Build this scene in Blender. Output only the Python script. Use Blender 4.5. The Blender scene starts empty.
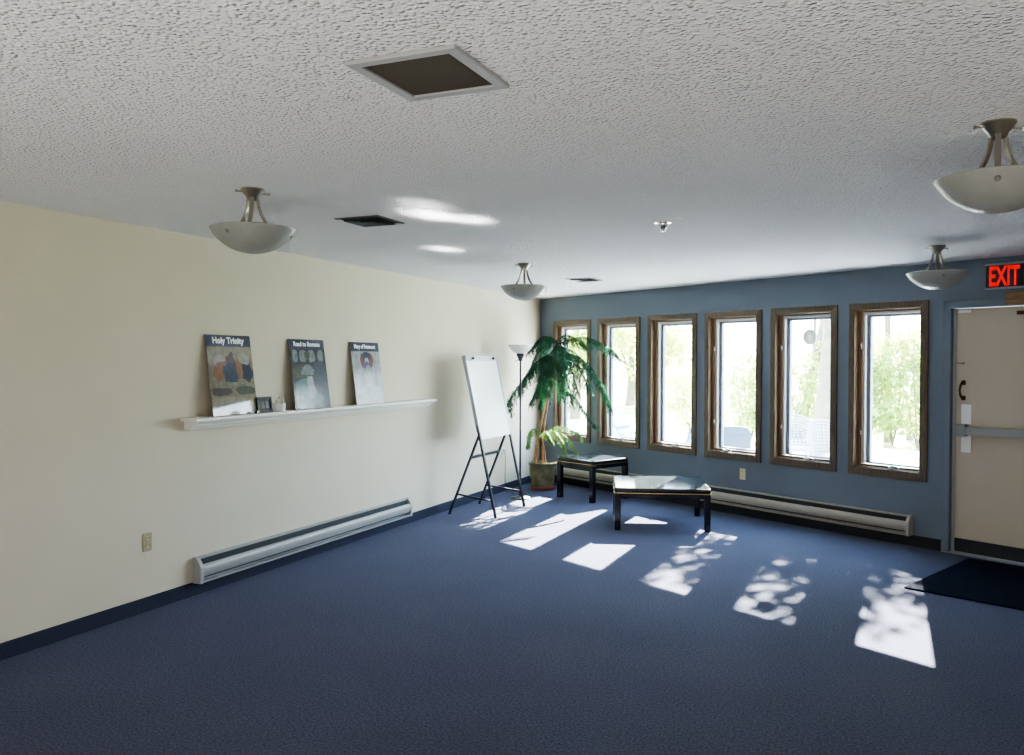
import bpy, math, random
from mathutils import Vector, Matrix
random.seed(11)
C = bpy.context.scene.collection
SC = bpy.context.scene
PI = math.pi
CEIL = 2.44

# ------------------------------------------------------------------ camera
F_PX, YAW, PITCH, ROLL = 859.97, -0.40958, -0.01831, 0.002485
CAM = Vector((4.3011, -10.8590, 1.5929))
_cy, _sy, _cp, _sp = math.cos(YAW), math.sin(YAW), math.cos(PITCH), math.sin(PITCH)
FWD = Vector((_sy * _cp, _cy * _cp, _sp))
_r = Vector((_cy, -_sy, 0)); _u = _r.cross(FWD)
RGT = _r * math.cos(ROLL) + _u * math.sin(ROLL)
UPV = -_r * math.sin(ROLL) + _u * math.cos(ROLL)

def at(px, py, depth):                       # a photograph point at a depth, as a place in the room
    return CAM + FWD * depth + RGT * ((px - 512) / F_PX * depth) + UPV * ((377.5 - py) / F_PX * depth)

def at_z(px, py, z):
    d = FWD + RGT * ((px - 512) / F_PX) + UPV * ((377.5 - py) / F_PX)
    return CAM + d * ((z - CAM.z) / d.z)

cd = bpy.data.cameras.new('camera'); cam = bpy.data.objects.new('camera', cd); C.objects.link(cam)
M = Matrix((RGT, UPV, -FWD)).transposed().to_4x4(); M.translation = CAM
cam.matrix_world = M
cd.sensor_width = 36.0; cd.lens = F_PX / 1024 * 36.0; cd.clip_start = 0.02; cd.clip_end = 400
SC.camera = cam

# window wall frame: s along the wall from the corner, n outwards, z up
PHI = 0.5259
WD = Vector((math.cos(PHI), -math.sin(PHI), 0)); WN = Vector((math.sin(PHI), math.cos(PHI), 0))
def W(s, n, z): return WD * s + WN * n + Vector((0, 0, z))

# ------------------------------------------------------------------ materials
def newmat(name):
    m = bpy.data.materials.new(name); m.use_nodes = True
    nt = m.node_tree; b = nt.nodes['Principled BSDF']
    return m, nt, b
def mat(name, col, rough=0.5, metal=0.0, bump=0.0, bscale=60.0, var=0.0, vscale=8.0, spec=0.5, coat=0.0, emis=None, estr=0.0, trans=0.0, detail=3.0, coat_r=0.03):
    m, nt, b = newmat(name)
    b.inputs['Base Color'].default_value = (*col, 1); b.inputs['Roughness'].default_value = rough
    b.inputs['Metallic'].default_value = metal; b.inputs['Specular IOR Level'].default_value = spec
    if coat: b.inputs['Coat Weight'].default_value = coat; b.inputs['Coat Roughness'].default_value = coat_r
    if emis: b.inputs['Emission Color'].default_value = (*emis, 1); b.inputs['Emission Strength'].default_value = estr
    tc = nt.nodes.new('ShaderNodeTexCoord')
    if var:
        n = nt.nodes.new('ShaderNodeTexNoise'); n.inputs['Scale'].default_value = vscale; n.inputs['Detail'].default_value = detail
        nt.links.new(tc.outputs['Object'], n.inputs['Vector'])
        r = nt.nodes.new('ShaderNodeValToRGB')
        r.color_ramp.elements[0].position = 0.3; r.color_ramp.elements[1].position = 0.7
        r.color_ramp.elements[0].color = (*[max(0, c * (1 - var)) for c in col], 1)
        r.color_ramp.elements[1].color = (*[min(1, c * (1 + var)) for c in col], 1)
        nt.links.new(n.outputs['Fac'], r.inputs['Fac']); nt.links.new(r.outputs['Color'], b.inputs['Base Color'])
    if bump:
        n = nt.nodes.new('ShaderNodeTexNoise'); n.inputs['Scale'].default_value = bscale; n.inputs['Detail'].default_value = 4
        nt.links.new(tc.outputs['Object'], n.inputs['Vector'])
        bp = nt.nodes.new('ShaderNodeBump'); bp.inputs['Strength'].default_value = bump; bp.inputs['Distance'].default_value = 0.01
        nt.links.new(n.outputs['Fac'], bp.inputs['Height']); nt.links.new(bp.outputs['Normal'], b.inputs['Normal'])
    return m

def wood(name, c1, c2, rough=0.45, along='Z'):
    m, nt, b = newmat(name)
    tc = nt.nodes.new('ShaderNodeTexCoord'); mp = nt.nodes.new('ShaderNodeMapping')
    mp.inputs['Scale'].default_value = (30, 30, 3) if along == 'Z' else (3, 30, 30)
    n = nt.nodes.new('ShaderNodeTexNoise'); n.inputs['Scale'].default_value = 2.0; n.inputs['Detail'].default_value = 6
    r = nt.nodes.new('ShaderNodeValToRGB')
    r.color_ramp.elements[0].color = (*c1, 1); r.color_ramp.elements[1].color = (*c2, 1)
    r.color_ramp.elements[0].position = .35; r.color_ramp.elements[1].position = .7
    nt.links.new(tc.outputs['Object'], mp.inputs['Vector']); nt.links.new(mp.outputs['Vector'], n.inputs['Vector'])
    nt.links.new(n.outputs['Fac'], r.inputs['Fac']); nt.links.new(r.outputs['Color'], b.inputs['Base Color'])
    b.inputs['Roughness'].default_value = rough
    return m

def carpet_mat():
    m, nt, b = newmat('blue_carpet')
    tc = nt.nodes.new('ShaderNodeTexCoord')
    n1 = nt.nodes.new('ShaderNodeTexNoise'); n1.inputs['Scale'].default_value = 82; n1.inputs['Detail'].default_value = 5
    n2 = nt.nodes.new('ShaderNodeTexNoise'); n2.inputs['Scale'].default_value = 1.6; n2.inputs['Detail'].default_value = 3
    r = nt.nodes.new('ShaderNodeValToRGB'); cr = r.color_ramp
    cr.elements[0].position = .32; cr.elements[0].color = (0.028, 0.032, 0.050, 1)
    cr.elements[1].position = .68; cr.elements[1].color = (0.096, 0.104, 0.152, 1)
    mx = nt.nodes.new('ShaderNodeMixRGB'); mx.blend_type = 'MULTIPLY'; mx.inputs['Fac'].default_value = .5
    r2 = nt.nodes.new('ShaderNodeValToRGB')
    r2.color_ramp.elements[0].position = .3; r2.color_ramp.elements[0].color = (.75, .75, .78, 1)
    r2.color_ramp.elements[1].position = .7; r2.color_ramp.elements[1].color = (1, 1, 1, 1)
    nt.links.new(tc.outputs['Object'], n1.inputs['Vector']); nt.links.new(tc.outputs['Object'], n2.inputs['Vector'])
    nt.links.new(n1.outputs['Fac'], r.inputs['Fac']); nt.links.new(n2.outputs['Fac'], r2.inputs['Fac'])
    nt.links.new(r.outputs['Color'], mx.inputs['Color1']); nt.links.new(r2.outputs['Color'], mx.inputs['Color2'])
    nt.links.new(mx.outputs['Color'], b.inputs['Base Color'])
    b.inputs['Roughness'].default_value = .95; b.inputs['Specular IOR Level'].default_value = .1
    b.inputs['Sheen Weight'].default_value = .15; b.inputs['Sheen Roughness'].default_value = .5
    b.inputs['Sheen Tint'].default_value = (.6, .62, 1, 1)
    bp = nt.nodes.new('ShaderNodeBump'); bp.inputs['Strength'].default_value = .5; bp.inputs['Distance'].default_value = .006
    nt.links.new(n1.outputs['Fac'], bp.inputs['Height']); nt.links.new(bp.outputs['Normal'], b.inputs['Normal'])
    return m

def popcorn_mat():
    m, nt, b = newmat('popcorn_ceiling')
    b.inputs['Base Color'].default_value = (.84, .845, .875, 1); b.inputs['Roughness'].default_value = .95
    b.inputs['Specular IOR Level'].default_value = .1
    tc = nt.nodes.new('ShaderNodeTexCoord')
    v = nt.nodes.new('ShaderNodeTexNoise'); v.inputs['Scale'].default_value = 26; v.inputs['Detail'].default_value = 2.0
    v2 = nt.nodes.new('ShaderNodeTexVoronoi'); v2.inputs['Scale'].default_value = 60; v2.feature = 'SMOOTH_F1'; v2.inputs['Smoothness'].default_value = .35; v2.inputs['Randomness'].default_value = 1.0
    v3 = nt.nodes.new('ShaderNodeTexNoise'); v3.inputs['Scale'].default_value = 110; v3.inputs['Detail'].default_value = 1.0
    inv = nt.nodes.new('ShaderNodeMapRange'); inv.inputs['From Min'].default_value = .05; inv.inputs['From Max'].default_value = .6; inv.inputs['To Min'].default_value = 1; inv.inputs['To Max'].default_value = 0; inv.interpolation_type = 'SMOOTHSTEP'
    mul = nt.nodes.new('ShaderNodeMath'); mul.operation = 'MULTIPLY'
    ad = nt.nodes.new('ShaderNodeMath'); ad.operation = 'MULTIPLY_ADD'; ad.inputs[1].default_value = .35
    for q in (v, v2, v3): nt.links.new(tc.outputs['Object'], q.inputs['Vector'])
    nt.links.new(v2.outputs['Distance'], inv.inputs['Value']); nt.links.new(inv.outputs[0], mul.inputs[0]); nt.links.new(v.outputs['Fac'], mul.inputs[1])
    nt.links.new(v3.outputs['Fac'], ad.inputs[0]); nt.links.new(mul.outputs[0], ad.inputs[2]); mul = ad
    bp = nt.nodes.new('ShaderNodeBump'); bp.inputs['Strength'].default_value = 1.0; bp.inputs['Distance'].default_value = .017
    nt.links.new(mul.outputs[0], bp.inputs['Height']); nt.links.new(bp.outputs['Normal'], b.inputs['Normal'])
    return m

def glass_mat():                              # thin window pane: clear with a faint mirror
    m, nt, b = newmat('window_glass'); nt.nodes.remove(b)
    out = nt.nodes['Material Output']
    t = nt.nodes.new('ShaderNodeBsdfTransparent'); t.inputs['Color'].default_value = (.96, .98, .97, 1)
    g = nt.nodes.new('ShaderNodeBsdfGlossy'); g.inputs['Roughness'].default_value = .02
    lw = nt.nodes.new('ShaderNodeLayerWeight'); p5 = nt.nodes.new('ShaderNodeMath'); p5.operation = 'POWER'; p5.inputs[1].default_value = 5
    f = nt.nodes.new('ShaderNodeMath'); f.operation = 'MULTIPLY_ADD'; f.inputs[1].default_value = .9; f.inputs[2].default_value = .025
    nt.links.new(lw.outputs['Facing'], p5.inputs[0]); nt.links.new(p5.outputs[0], f.inputs[0])
    mx = nt.nodes.new('ShaderNodeMixShader')
    nt.links.new(f.outputs[0], mx.inputs['Fac']); nt.links.new(t.outputs[0], mx.inputs[1]); nt.links.new(g.outputs[0], mx.inputs[2])
    nt.links.new(mx.outputs[0], out.inputs['Surface'])
    return m

def leaf_mat(name, col, tcol, tf=.5, var=.35, vs=1.5, rough=.5):
    m, nt, b = newmat(name); out = nt.nodes['Material Output']
    b.inputs['Roughness'].default_value = rough
    tr = nt.nodes.new('ShaderNodeBsdfTranslucent'); mx = nt.nodes.new('ShaderNodeMixShader'); mx.inputs['Fac'].default_value = tf
    tc = nt.nodes.new('ShaderNodeTexCoord'); n = nt.nodes.new('ShaderNodeTexNoise'); n.inputs['Scale'].default_value = vs; n.inputs['Detail'].default_value = 4
    nt.links.new(tc.outputs['Object'], n.inputs['Vector'])
    for c, sock in ((col, b.inputs['Base Color']), (tcol, tr.inputs['Color'])):
        r = nt.nodes.new('ShaderNodeValToRGB')
        r.color_ramp.elements[0].position = .3; r.color_ramp.elements[1].position = .7
        r.color_ramp.elements[0].color = (*[x * (1 - var) for x in c], 1); r.color_ramp.elements[1].color = (*[min(1, x * (1 + var)) for x in c], 1)
        nt.links.new(n.outputs['Fac'], r.inputs['Fac']); nt.links.new(r.outputs['Color'], sock)
    nt.links.new(b.outputs[0], mx.inputs[1]); nt.links.new(tr.outputs[0], mx.inputs[2]); nt.links.new(mx.outputs[0], out.inputs['Surface'])
    return m

def bowl_mat():
    m, nt, b = newmat('frosted_bowl_glass'); out = nt.nodes['Material Output']
    b.inputs['Base Color'].default_value = (.62, .63, .6, 1); b.inputs['Roughness'].default_value = .25
    tc = nt.nodes.new('ShaderNodeTexCoord'); n = nt.nodes.new('ShaderNodeTexNoise'); n.inputs['Scale'].default_value = 9; n.inputs['Distortion'].default_value = 1.5
    r = nt.nodes.new('ShaderNodeValToRGB'); r.color_ramp.elements[0].color = (.40, .42, .40, 1); r.color_ramp.elements[1].color = (.56, .57, .545, 1)
    nt.links.new(tc.outputs['Object'], n.inputs['Vector']); nt.links.new(n.outputs['Fac'], r.inputs['Fac']); nt.links.new(r.outputs['Color'], b.inputs['Base Color'])
    tr = nt.nodes.new('ShaderNodeBsdfTranslucent'); tr.inputs['Color'].default_value = (.66, .70, .66, 1)
    mx = nt.nodes.new('ShaderNodeMixShader'); mx.inputs['Fac'].default_value = .4
    nt.links.new(b.outputs[0], mx.inputs[1]); nt.links.new(tr.outputs[0], mx.inputs[2]); nt.links.new(mx.outputs[0], out.inputs['Surface'])
    return m

X = {}
X['carpet'] = carpet_mat()
X['popcorn'] = popcorn_mat()
X['cream'] = mat('cream_wall_paint', (.645, .60, .485), .85, bump=.12, bscale=120, var=.02, vscale=2)
X['blue'] = mat('slate_blue_wall_paint', (.148, .180, .226), .8, bump=.12, bscale=120, var=.03, vscale=2)
X['base'] = mat('dark_blue_carpet_base', (.022, .027, .055), .95, bump=.4, bscale=200, var=.2, vscale=90)
X['base_dark'] = mat('black_rubber_base', (.012, .014, .02), .6)
X['casing'] = wood('dark_stained_casing', (.07, .047, .028), (.145, .103, .066), .4)
X['jamb'] = wood('reddish_wood_jamb', (.105, .058, .03), (.20, .12, .065), .45)
X['track'] = mat('white_vinyl_track', (.55, .53, .53), .4)
X['sash'] = mat('grey_sash', (.16, .19, .24), .45)
X['glass'] = glass_mat()
X['chrome'] = mat('satin_chrome', (.75, .75, .75), .2, 1.0)
X['nickel'] = mat('brushed_nickel', (.42, .38, .33), .3, 1.0)
X['steel'] = mat('grey_steel', (.32, .33, .35), .35, .8)
X['door'] = mat('beige_door_paint', (.48, .42, .345), .6, bump=.05, bscale=40, var=.02, vscale=3)
X['white'] = mat('white_plastic', (.78, .79, .80), .45)
X['offwhite'] = mat('white_shelf_paint', (.80, .79, .75), .5)
X['heater'] = mat('enamelled_heater_cover', (.38, .385, .39), .4)
X['heater_tan'] = mat('beige_enamelled_heater_cover', (.40, .37, .315), .4)
X['slot'] = mat('fins_and_slot_shade', (.03, .035, .04), .5, .4, bump=.5, bscale=250)
X['grey_frame'] = mat('pale_grey_metal_frame', (.40, .41, .42), .4, .1)
X['mesh'] = mat('dark_brown_filter_mesh', (.075, .062, .045), .9, bump=.6, bscale=350, var=.3, vscale=300)
X['vent'] = mat('dark_vent_opening', (.012, .014, .014), .8)
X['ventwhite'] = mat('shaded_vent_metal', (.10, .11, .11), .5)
X['black'] = mat('black_painted_steel', (.006, .009, .018), .35, .1)
X['board'] = mat('whiteboard_surface', (.82, .83, .85), .25)
X['alu'] = mat('aluminium_frame', (.36, .38, .41), .28, .9)
X['lacquer'] = mat('black_lacquer', (.005, .005, .007), .2, coat=.15, spec=.4)
X['gold'] = mat('polished_gold_band', (.75, .56, .24), .22, 1.0)
X['top'] = mat('smoky_table_top', (.040, .052, .057), .10, var=.25, vscale=4, spec=.30)
X['pot'] = mat('olive_glazed_ceramic', (.17, .15, .085), .25, var=.45, vscale=9, coat=.4)
X['terra'] = mat('terracotta_saucer', (.30, .09, .055), .6)
X['soil'] = mat('potting_soil', (.03, .02, .012), .95, bump=.8, bscale=60)
X['bark'] = mat('tan_bark', (.30, .15, .07), .8, bump=.5, bscale=80, var=.35, vscale=30)
X['needle'] = leaf_mat('pine_needles', (.012, .075, .042), (.02, .10, .035), .28, .5, 5)
X['needle_sunlit'] = leaf_mat('sunlit_pine_needles', (.14, .25, .085), (.2, .34, .08), .35, .4, 6)  # sunlight on the lower sprigs is put into this paler green
X['bowl'] = bowl_mat()
X['lampglass'] = mat('white_lamp_glass', (.85, .86, .88), .3)
X['mat'] = mat('navy_door_mat', (.005, .008, .020), 1.0, spec=.05, bump=.6, bscale=220, var=.3, vscale=150)
X['exit_red'] = mat('lit_red_letters', (.5, .006, .004), .4, emis=(1.0, .006, .003), estr=.15)
X['ivory'] = mat('ivory_plastic', (.66, .60, .36), .4)
X['tanplate'] = mat('tan_outlet_plate', (.40, .36, .24), .4)
X['darkslot'] = mat('dark_slot', (.02, .02, .02), .6)
X['brown'] = wood('brown_wood_block', (.14, .075, .035), (.26, .15, .07), .5, 'X')
X['bronze'] = mat('antique_bronze', (.10, .045, .018), .35, .8)
X['patio'] = mat('pale_concrete', (.82, .775, .69), .9, bump=.2, bscale=20, var=.1, vscale=1.5)
X['lawn'] = mat('dry_sunny_grass', (.30, .33, .12), .95, bump=.5, bscale=30, var=.3, vscale=2)
X['trunk'] = mat('grey_tree_bark', (.15, .13, .10), .9, bump=.8, bscale=18, var=.3, vscale=6)
X['leaf'] = leaf_mat('summer_leaves', (.20, .30, .08), (.50, .60, .16), .5, .3, .9)
X['leaf2'] = leaf_mat('yellow_green_leaves', (.30, .34, .09), (.62, .66, .2), .5, .3, .9)
X['wicker'] = mat('pale_grey_wicker', (.24, .25, .28), .7)
X['sling'] = mat('blue_grey_sling_fabric', (.07, .11, .15), .7)
X['lounge'] = mat('faded_blue_sling_fabric', (.12, .19, .28), .7)

# ------------------------------------------------------------------ mesh helpers
class MB:
    def __init__(s): s.v = []; s.f = []; s.mi = []; s.m = 0
    def face(s, idx): s.f.append(tuple(idx)); s.mi.append(s.m)
    def vert(s, p): s.v.append(tuple(p)); return len(s.v) - 1
    def box(s, a, b):
        x0, y0, z0 = a; x1, y1, z1 = b
        i = len(s.v)
        s.v += [(x0, y0, z0), (x1, y0, z0), (x1, y1, z0), (x0, y1, z0), (x0, y0, z1), (x1, y0, z1), (x1, y1, z1), (x0, y1, z1)]
        for q in ((0, 3, 2, 1), (4, 5, 6, 7), (0, 1, 5, 4), (1, 2, 6, 5), (2, 3, 7, 6), (3, 0, 4, 7)): s.face([i + k for k in q])
        return s
    def bar(s, p, q, w, h=None, up=Vector((0, 0, 1))):     # square bar between two points
        h = h or w; p = Vector(p); q = Vector(q); d = (q - p).normalized()
        if abs(d.dot(up)) > .98: up = Vector((1, 0, 0))
        a = d.cross(up).normalized(); b = a.cross(d).normalized()
        i = len(s.v)
        for c in (p, q):
            for (sa, sb) in ((-1, -1), (1, -1), (1, 1), (-1, 1)): s.v.append(tuple(c + a * (sa * w / 2) + b * (sb * h / 2)))
        for k in range(4): s.face((i + k, i + (k + 1) % 4, i + 4 + (k + 1) % 4, i + 4 + k))
        s.face((i + 3, i + 2, i + 1, i)); s.face((i + 4, i + 5, i + 6, i + 7)); return s
    def tube(s, pts, rad, n=8, cap=True):
        pts = [Vector(p) for p in pts]; rs = rad if isinstance(rad, (list, tuple)) else [rad] * len(pts)
        rings = []; ref = None
        for k, p in enumerate(pts):
            d = (pts[min(k + 1, len(pts) - 1)] - pts[max(k - 1, 0)]).normalized()
            if ref is None: ref = d.cross(Vector((0, 0, 1)) if abs(d.z) < .9 else Vector((1, 0, 0))).normalized()
            a = (ref - d * ref.dot(d)).normalized(); b = d.cross(a); ref = a
            i = len(s.v)
            for j in range(n):
                t = 2 * PI * j / n; s.v.append(tuple(p + (a * math.cos(t) + b * math.sin(t)) * rs[k]))
            rings.append(i)
        for k in range(len(rings) - 1):
            for j in range(n): s.face((rings[k] + j, rings[k] + (j + 1) % n, rings[k + 1] + (j + 1) % n, rings[k + 1] + j))
        if cap:
            s.face([rings[0] + j for j in range(n)][::-1]); s.face([rings[-1] + j for j in range(n)])
        return s
    def lathe(s, prof, n=32, c=(0, 0, 0), close=False):     # prof: (r, z) list
        rings = []
        for r, z in prof:
            i = len(s.v); rings.append(i)
            for j in range(n):
                t = 2 * PI * j / n; s.v.append((c[0] + r * math.cos(t), c[1] + r * math.sin(t), c[2] + z))
        L = len(rings)
        for k in range(L if close else L - 1):
            a, b = rings[k], rings[(k + 1) % L]
            for j in range(n): s.face((a + j, a + (j + 1) % n, b + (j + 1) % n, b + j))
        return s
    def extrude(s, prof, p0, p1, ax, up):                   # closed 2-D profile swept from p0 to p1 (prof in ax, up)
        p0, p1, ax, up = map(Vector, (p0, p1, ax, up)); n = len(prof); i = len(s.v)
        for c in (p0, p1):
            for a, b in prof: s.v.append(tuple(c + ax * a + up * b))
        for k in range(n): s.face((i + k, i + (k + 1) % n, i + n + (k + 1) % n, i + n + k))
        s.face([i + k for k in range(n)][::-1]); s.face([i + n + k for k in range(n)]); return s
    def poly(s, pts):
        i = len(s.v); s.v += [tuple(p) for p in pts]; s.face(range(i, i + len(pts))); return s
    def build(s, name, mats, parent=None, smooth=False, bevel=0, fix=True):
        me = bpy.data.meshes.new(name); me.from_pydata(s.v, [], s.f)
        for m in (mats if isinstance(mats, (list, tuple)) else [mats]): me.materials.append(m)
        me.polygons.foreach_set('material_index', s.mi)
        if fix:
            import bmesh
            bm = bmesh.new(); bm.from_mesh(me); bmesh.ops.recalc_face_normals(bm, faces=bm.faces); bm.to_mesh(me); bm.free()
        if smooth:
            me.polygons.foreach_set('use_smooth', [True] * len(me.polygons))
            try: me.set_sharp_from_angle(angle=math.radians(40))
            except Exception: pass
        me.update()
        o = bpy.data.objects.new(name, me); C.objects.link(o)
        if parent: o.parent = parent
        if bevel:
            b = o.modifiers.new('bevel', 'BEVEL'); b.width = bevel; b.segments = 3; b.limit_method = 'ANGLE'
        return o

def tag(o, label=None, cat=None, group=None, kind=None):
    if label: o['label'] = label
    if cat: o['category'] = cat
    if group: o['group'] = group
    if kind: o['kind'] = kind
    return o
def thing(name, label, cat, loc=(0, 0, 0), rz=0, group=None, kind=None):
    o = bpy.data.objects.new(name, None); C.objects.link(o); o.empty_display_size = .1
    o.location = loc; o.rotation_euler = (0, 0, rz)
    return tag(o, label, cat, group, kind)
def copy_tree(o, parent=None):
    c = o.copy(); C.objects.link(c)
    if parent: c.parent = parent
    for ch in [k for k in bpy.data.objects if k.parent == o]: copy_tree(ch, c)
    return c
def on_wall(name, label, cat, s, n, z, group=None, kind=None):
    return thing(name, label, cat, W(s, n, z), -PHI, group, kind)
def text_mesh(body, size, sx, depth, bold=.0, align='LEFT'):
    cu = bpy.data.curves.new('lettering', 'FONT'); cu.body = body; cu.size = size; cu.extrude = depth; cu.offset = bold; cu.align_x = align; cu.resolution_u = 3
    o = bpy.data.objects.new('tmp', cu); C.objects.link(o)
    bpy.context.view_layer.update()
    me = bpy.data.meshes.new_from_object(o.evaluated_get(bpy.context.evaluated_depsgraph_get()))
    bpy.data.objects.remove(o); bpy.data.curves.remove(cu)
    for v in me.vertices: v.co.x *= sx
    return me

# ------------------------------------------------------------------ room shell
S_END = 8.4; RX = W(S_END, 0, 0).x; RY = W(S_END, 0, 0).y; BACKY = -14.2; TH = .17
room = [(0, 0), (RX, RY), (RX, BACKY), (0, BACKY)]
def slab(name, z0, z1, m, label):
    b = MB(); n = 4
    grow = [(-.2, .35), (RX + .2, RY + .15), (RX + .2, BACKY - .2), (-.2, BACKY - .2)]
    b.poly([(x, y, z0) for x, y in grow]); b.poly([(x, y, z1) for x, y in grow])
    for k in range(4): b.face((k, (k + 1) % 4, 4 + (k + 1) % 4, 4 + k))
    return tag(b.build(name, m), label, name, kind='structure')
slab('floor', -.2, 0, X['carpet'], 'blue low pile carpet floor of the room')
slab('ceiling', CEIL, CEIL + .2, X['popcorn'], 'white popcorn textured ceiling of the room')
b = MB(); b.box((-.16, BACKY, 0), (0, .12, CEIL)); tag(b.build('wall_left', X['cream']), 'plain cream painted wall with the shelf and posters', 'wall', kind='structure')
b = MB(); b.box((RX, BACKY, 0), (RX + .16, RY + .0, CEIL)); tag(b.build('wall_right', X['cream']), 'cream wall on the right outside the photograph', 'wall', kind='structure')
b = MB(); b.box((-.16, BACKY - .16, 0), (RX + .16, BACKY, CEIL)); tag(b.build('wall_rear', X['cream']), 'cream wall behind the camera', 'wall', kind='structure')

# window wall with six openings and a door opening
WIN_S = [.294, 1.166, 2.039, 2.899, 3.755, 4.621]; WW = .745; ZB = .568; ZT = 2.131; WH = ZT - ZB
DS0, DS1, DZ = 5.567, 6.482, 2.052
OPEN = [(s + .055, s + .70, ZB + .07, ZT - .055) for s in WIN_S] + [(DS0 - .03, DS1 + .03, -.01, DZ + .03)]
b = MB(); cur = -.02
for (a, c, z0, z1) in OPEN:
    b.box((cur, 0, 0), (a, TH, CEIL)); 
    if z0 > 0: b.box((a, 0, 0), (c, TH, z0))
    b.box((a, 0, z1), (c, TH, CEIL)); cur = c
b.box((cur, 0, 0), (S_END + .15, TH, CEIL))
o = b.build('wall_back', X['blue']); o.rotation_euler = (0, 0, -PHI); tag(o, 'slate blue wall holding six tall narrow windows and the exit door', 'wall', kind='structure')

# baseboards
b = MB(); b.extrude([(0, 0), (.012, 0), (.010, .085), (0, .09)], (0, BACKY, 0), (0, -.05, 0), (1, 0, 0), (0, 0, 1))
tag(b.build('baseboard_left', X['base']), 'dark blue carpet base along the cream wall', 'baseboard', kind='structure')
b = MB(); b.box((.02, -.012, 0), (5.487, 0, .095))
o = b.build('baseboard_back', X['base_dark']); o.rotation_euler = (0, 0, -PHI); tag(o, 'dark base along the slate blue window wall', 'baseboard', kind='structure')

# ------------------------------------------------------------------ windows
ordinal = ['behind the drooping pine, nearest the corner', 'second from the corner, beside the pine fronds', 'third from the corner, above the low coffee table',
           'fourth from the corner, above the ivory outlet', 'with the round suncatcher on its glass', 'nearest the exit door']
def frame_boards(mb, x0, x1, z0, z1, wl, wr, wb, wt, y0, y1):   # four mitred boards
    o = [(x0, z0), (x1, z0), (x1, z1), (x0, z1)]; i = [(x0 + wl, z0 + wb), (x1 - wr, z0 + wb), (x1 - wr, z1 - wt), (x0 + wl, z1 - wt)]
    for k in range(4):
        q = [o[k], o[(k + 1) % 4], i[(k + 1) % 4], i[k]]; n = len(mb.v)
        for y in (y0, y1): mb.v += [(x, y, z) for x, z in q]
        mb.face((n, n + 1, n + 2, n + 3)); mb.face((n + 7, n + 6, n + 5, n + 4))
        for j in range(4): mb.face((n + j, n + (j + 1) % 4, n + 4 + (j + 1) % 4, n + 4 + j))
for k, s in enumerate(WIN_S):
    w = on_wall('window_%d' % (k + 1), 'tall narrow casement window in brown wood casing, ' + ordinal[k], 'window', s, 0, ZB, 'six tall windows in the blue wall', 'structure')
    m = MB(); frame_boards(m, 0, WW, 0, WH, .061, .070, .075, .061, -.018, .0); m.build('casing', X['casing'], w, bevel=.004)
    m = MB(); frame_boards(m, .0552, .6998, .0702, WH - .0552, .008, .008, .010, .008, .0, TH); m.build('jamb', X['jamb'], w)
    m = MB(); m.box((.0635, .03, .082), (.108, .06, WH - .065)); m.box((.109, .03, .082), (.69, .06, .100)); m.box((.109, .03, WH - .078), (.69, .06, WH - .065)); m.build('stop', X['jamb'], w)
    m = MB(); m.box((.108, .045, .105), (.130, .0775, WH - .079)); m.box((.1305, .04, WH - .101), (.688, .0775, WH - .079)); m.build('track', X['track'], w)
    m = MB(); frame_boards(m, .1245, .690, .1005, WH - .0975, .040, .022, .016, .026, .078, .115); m.build('sash', X['sash'], w, bevel=.003)
    m = MB(); m.box((.160, .094, .112), (.672, .099, WH - .120)); m.build('pane', X['glass'], w)
    cx = .28 if k == 3 else .41
    m = MB(); m.tube([(cx, .02, .098), (cx + .02, .005, .105), (cx + .06, -.002, .103), (cx + .085, -.004, .096)], [.011, .009, .007, .008], 8); m.box((cx - .03, .005, .084), (cx + .035, .035, .098)); m.build('crank_handle', X['chrome'], w, smooth=True)
    for zz in ((.385, 1.17) if k > 2 else ()):
        m = MB(); m.box((.101, .022, zz - .018), (.110, .03, zz + .018)); m.tube([(.106, .024, zz), (.105, .010, zz + .012), (.105, .006, zz + .03)], [.005, .004, .005], 6); m.build('latch', X['chrome'], w, smooth=True)

# ------------------------------------------------------------------ exit door
d = on_wall('door_1', 'beige exit door with a panic bar in a slate blue frame', 'door', DS0, 0, 0, kind='structure')
DWID = DS1 - DS0
m = MB()
for (a, c) in ((-.067, -.004), (DWID + .004, DWID + .067)):
    m.box((a, -.022, 0), (c, .12, DZ + .055))
m.box((-.067, -.022, DZ - .004), (DWID + .067, .12, DZ + .055))
m.build('door_frame', X['blue'], d, bevel=.004)
m = MB(); m.box((-.0035, .02, .012), (.020, .028, DZ - .008)); m.build('weather_strip', X['grey_frame'], d)
m = MB(); m.box((.004, .030, .015), (DWID - .004, .075, DZ - .008)); panel = m.build('door_panel', X['door'], d, bevel=.002)
m = MB(); m.box((.022, .0225, .018), (DWID - .01, .0295, .128)); m.build('door_sweep', X['base_dark'], d)
m = MB(); m.box((-.06, -.04, .0005), (DWID + .06, .14, .013)); m.build('threshold', X['steel'], d, bevel=.003)
m = MB(); m.tube([(.082, .029, 1.44), (.082, .012, 1.437), (.072, -.008, 1.405), (.068, -.012, 1.365), (.072, -.008, 1.325), (.082, .012, 1.293), (.082, .029, 1.29)], [.011, .012, .009, .008, .009, .012, .011], 8)
m.box((.068, .024, 1.41), (.097, .0298, 1.445)); m.box((.068, .024, 1.285), (.097, .0298, 1.32)); m.build('pull_handle', X['bronze'], d, smooth=True)
m = MB(); m.box((.067, .020, 1.085), (.150, .0295, 1.25)); m.box((.067, .020, .85), (.150, .0295, .995)); m.build('guard_plate', X['white'], d, bevel=.006)
m = MB(); m.box((.042, -.035, .985), (.125, .0185, 1.085)); m.box((.02, -.01, .995), (.0415, .019, 1.075)); m.build('latch_housing', X['steel'], d, bevel=.004)
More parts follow.
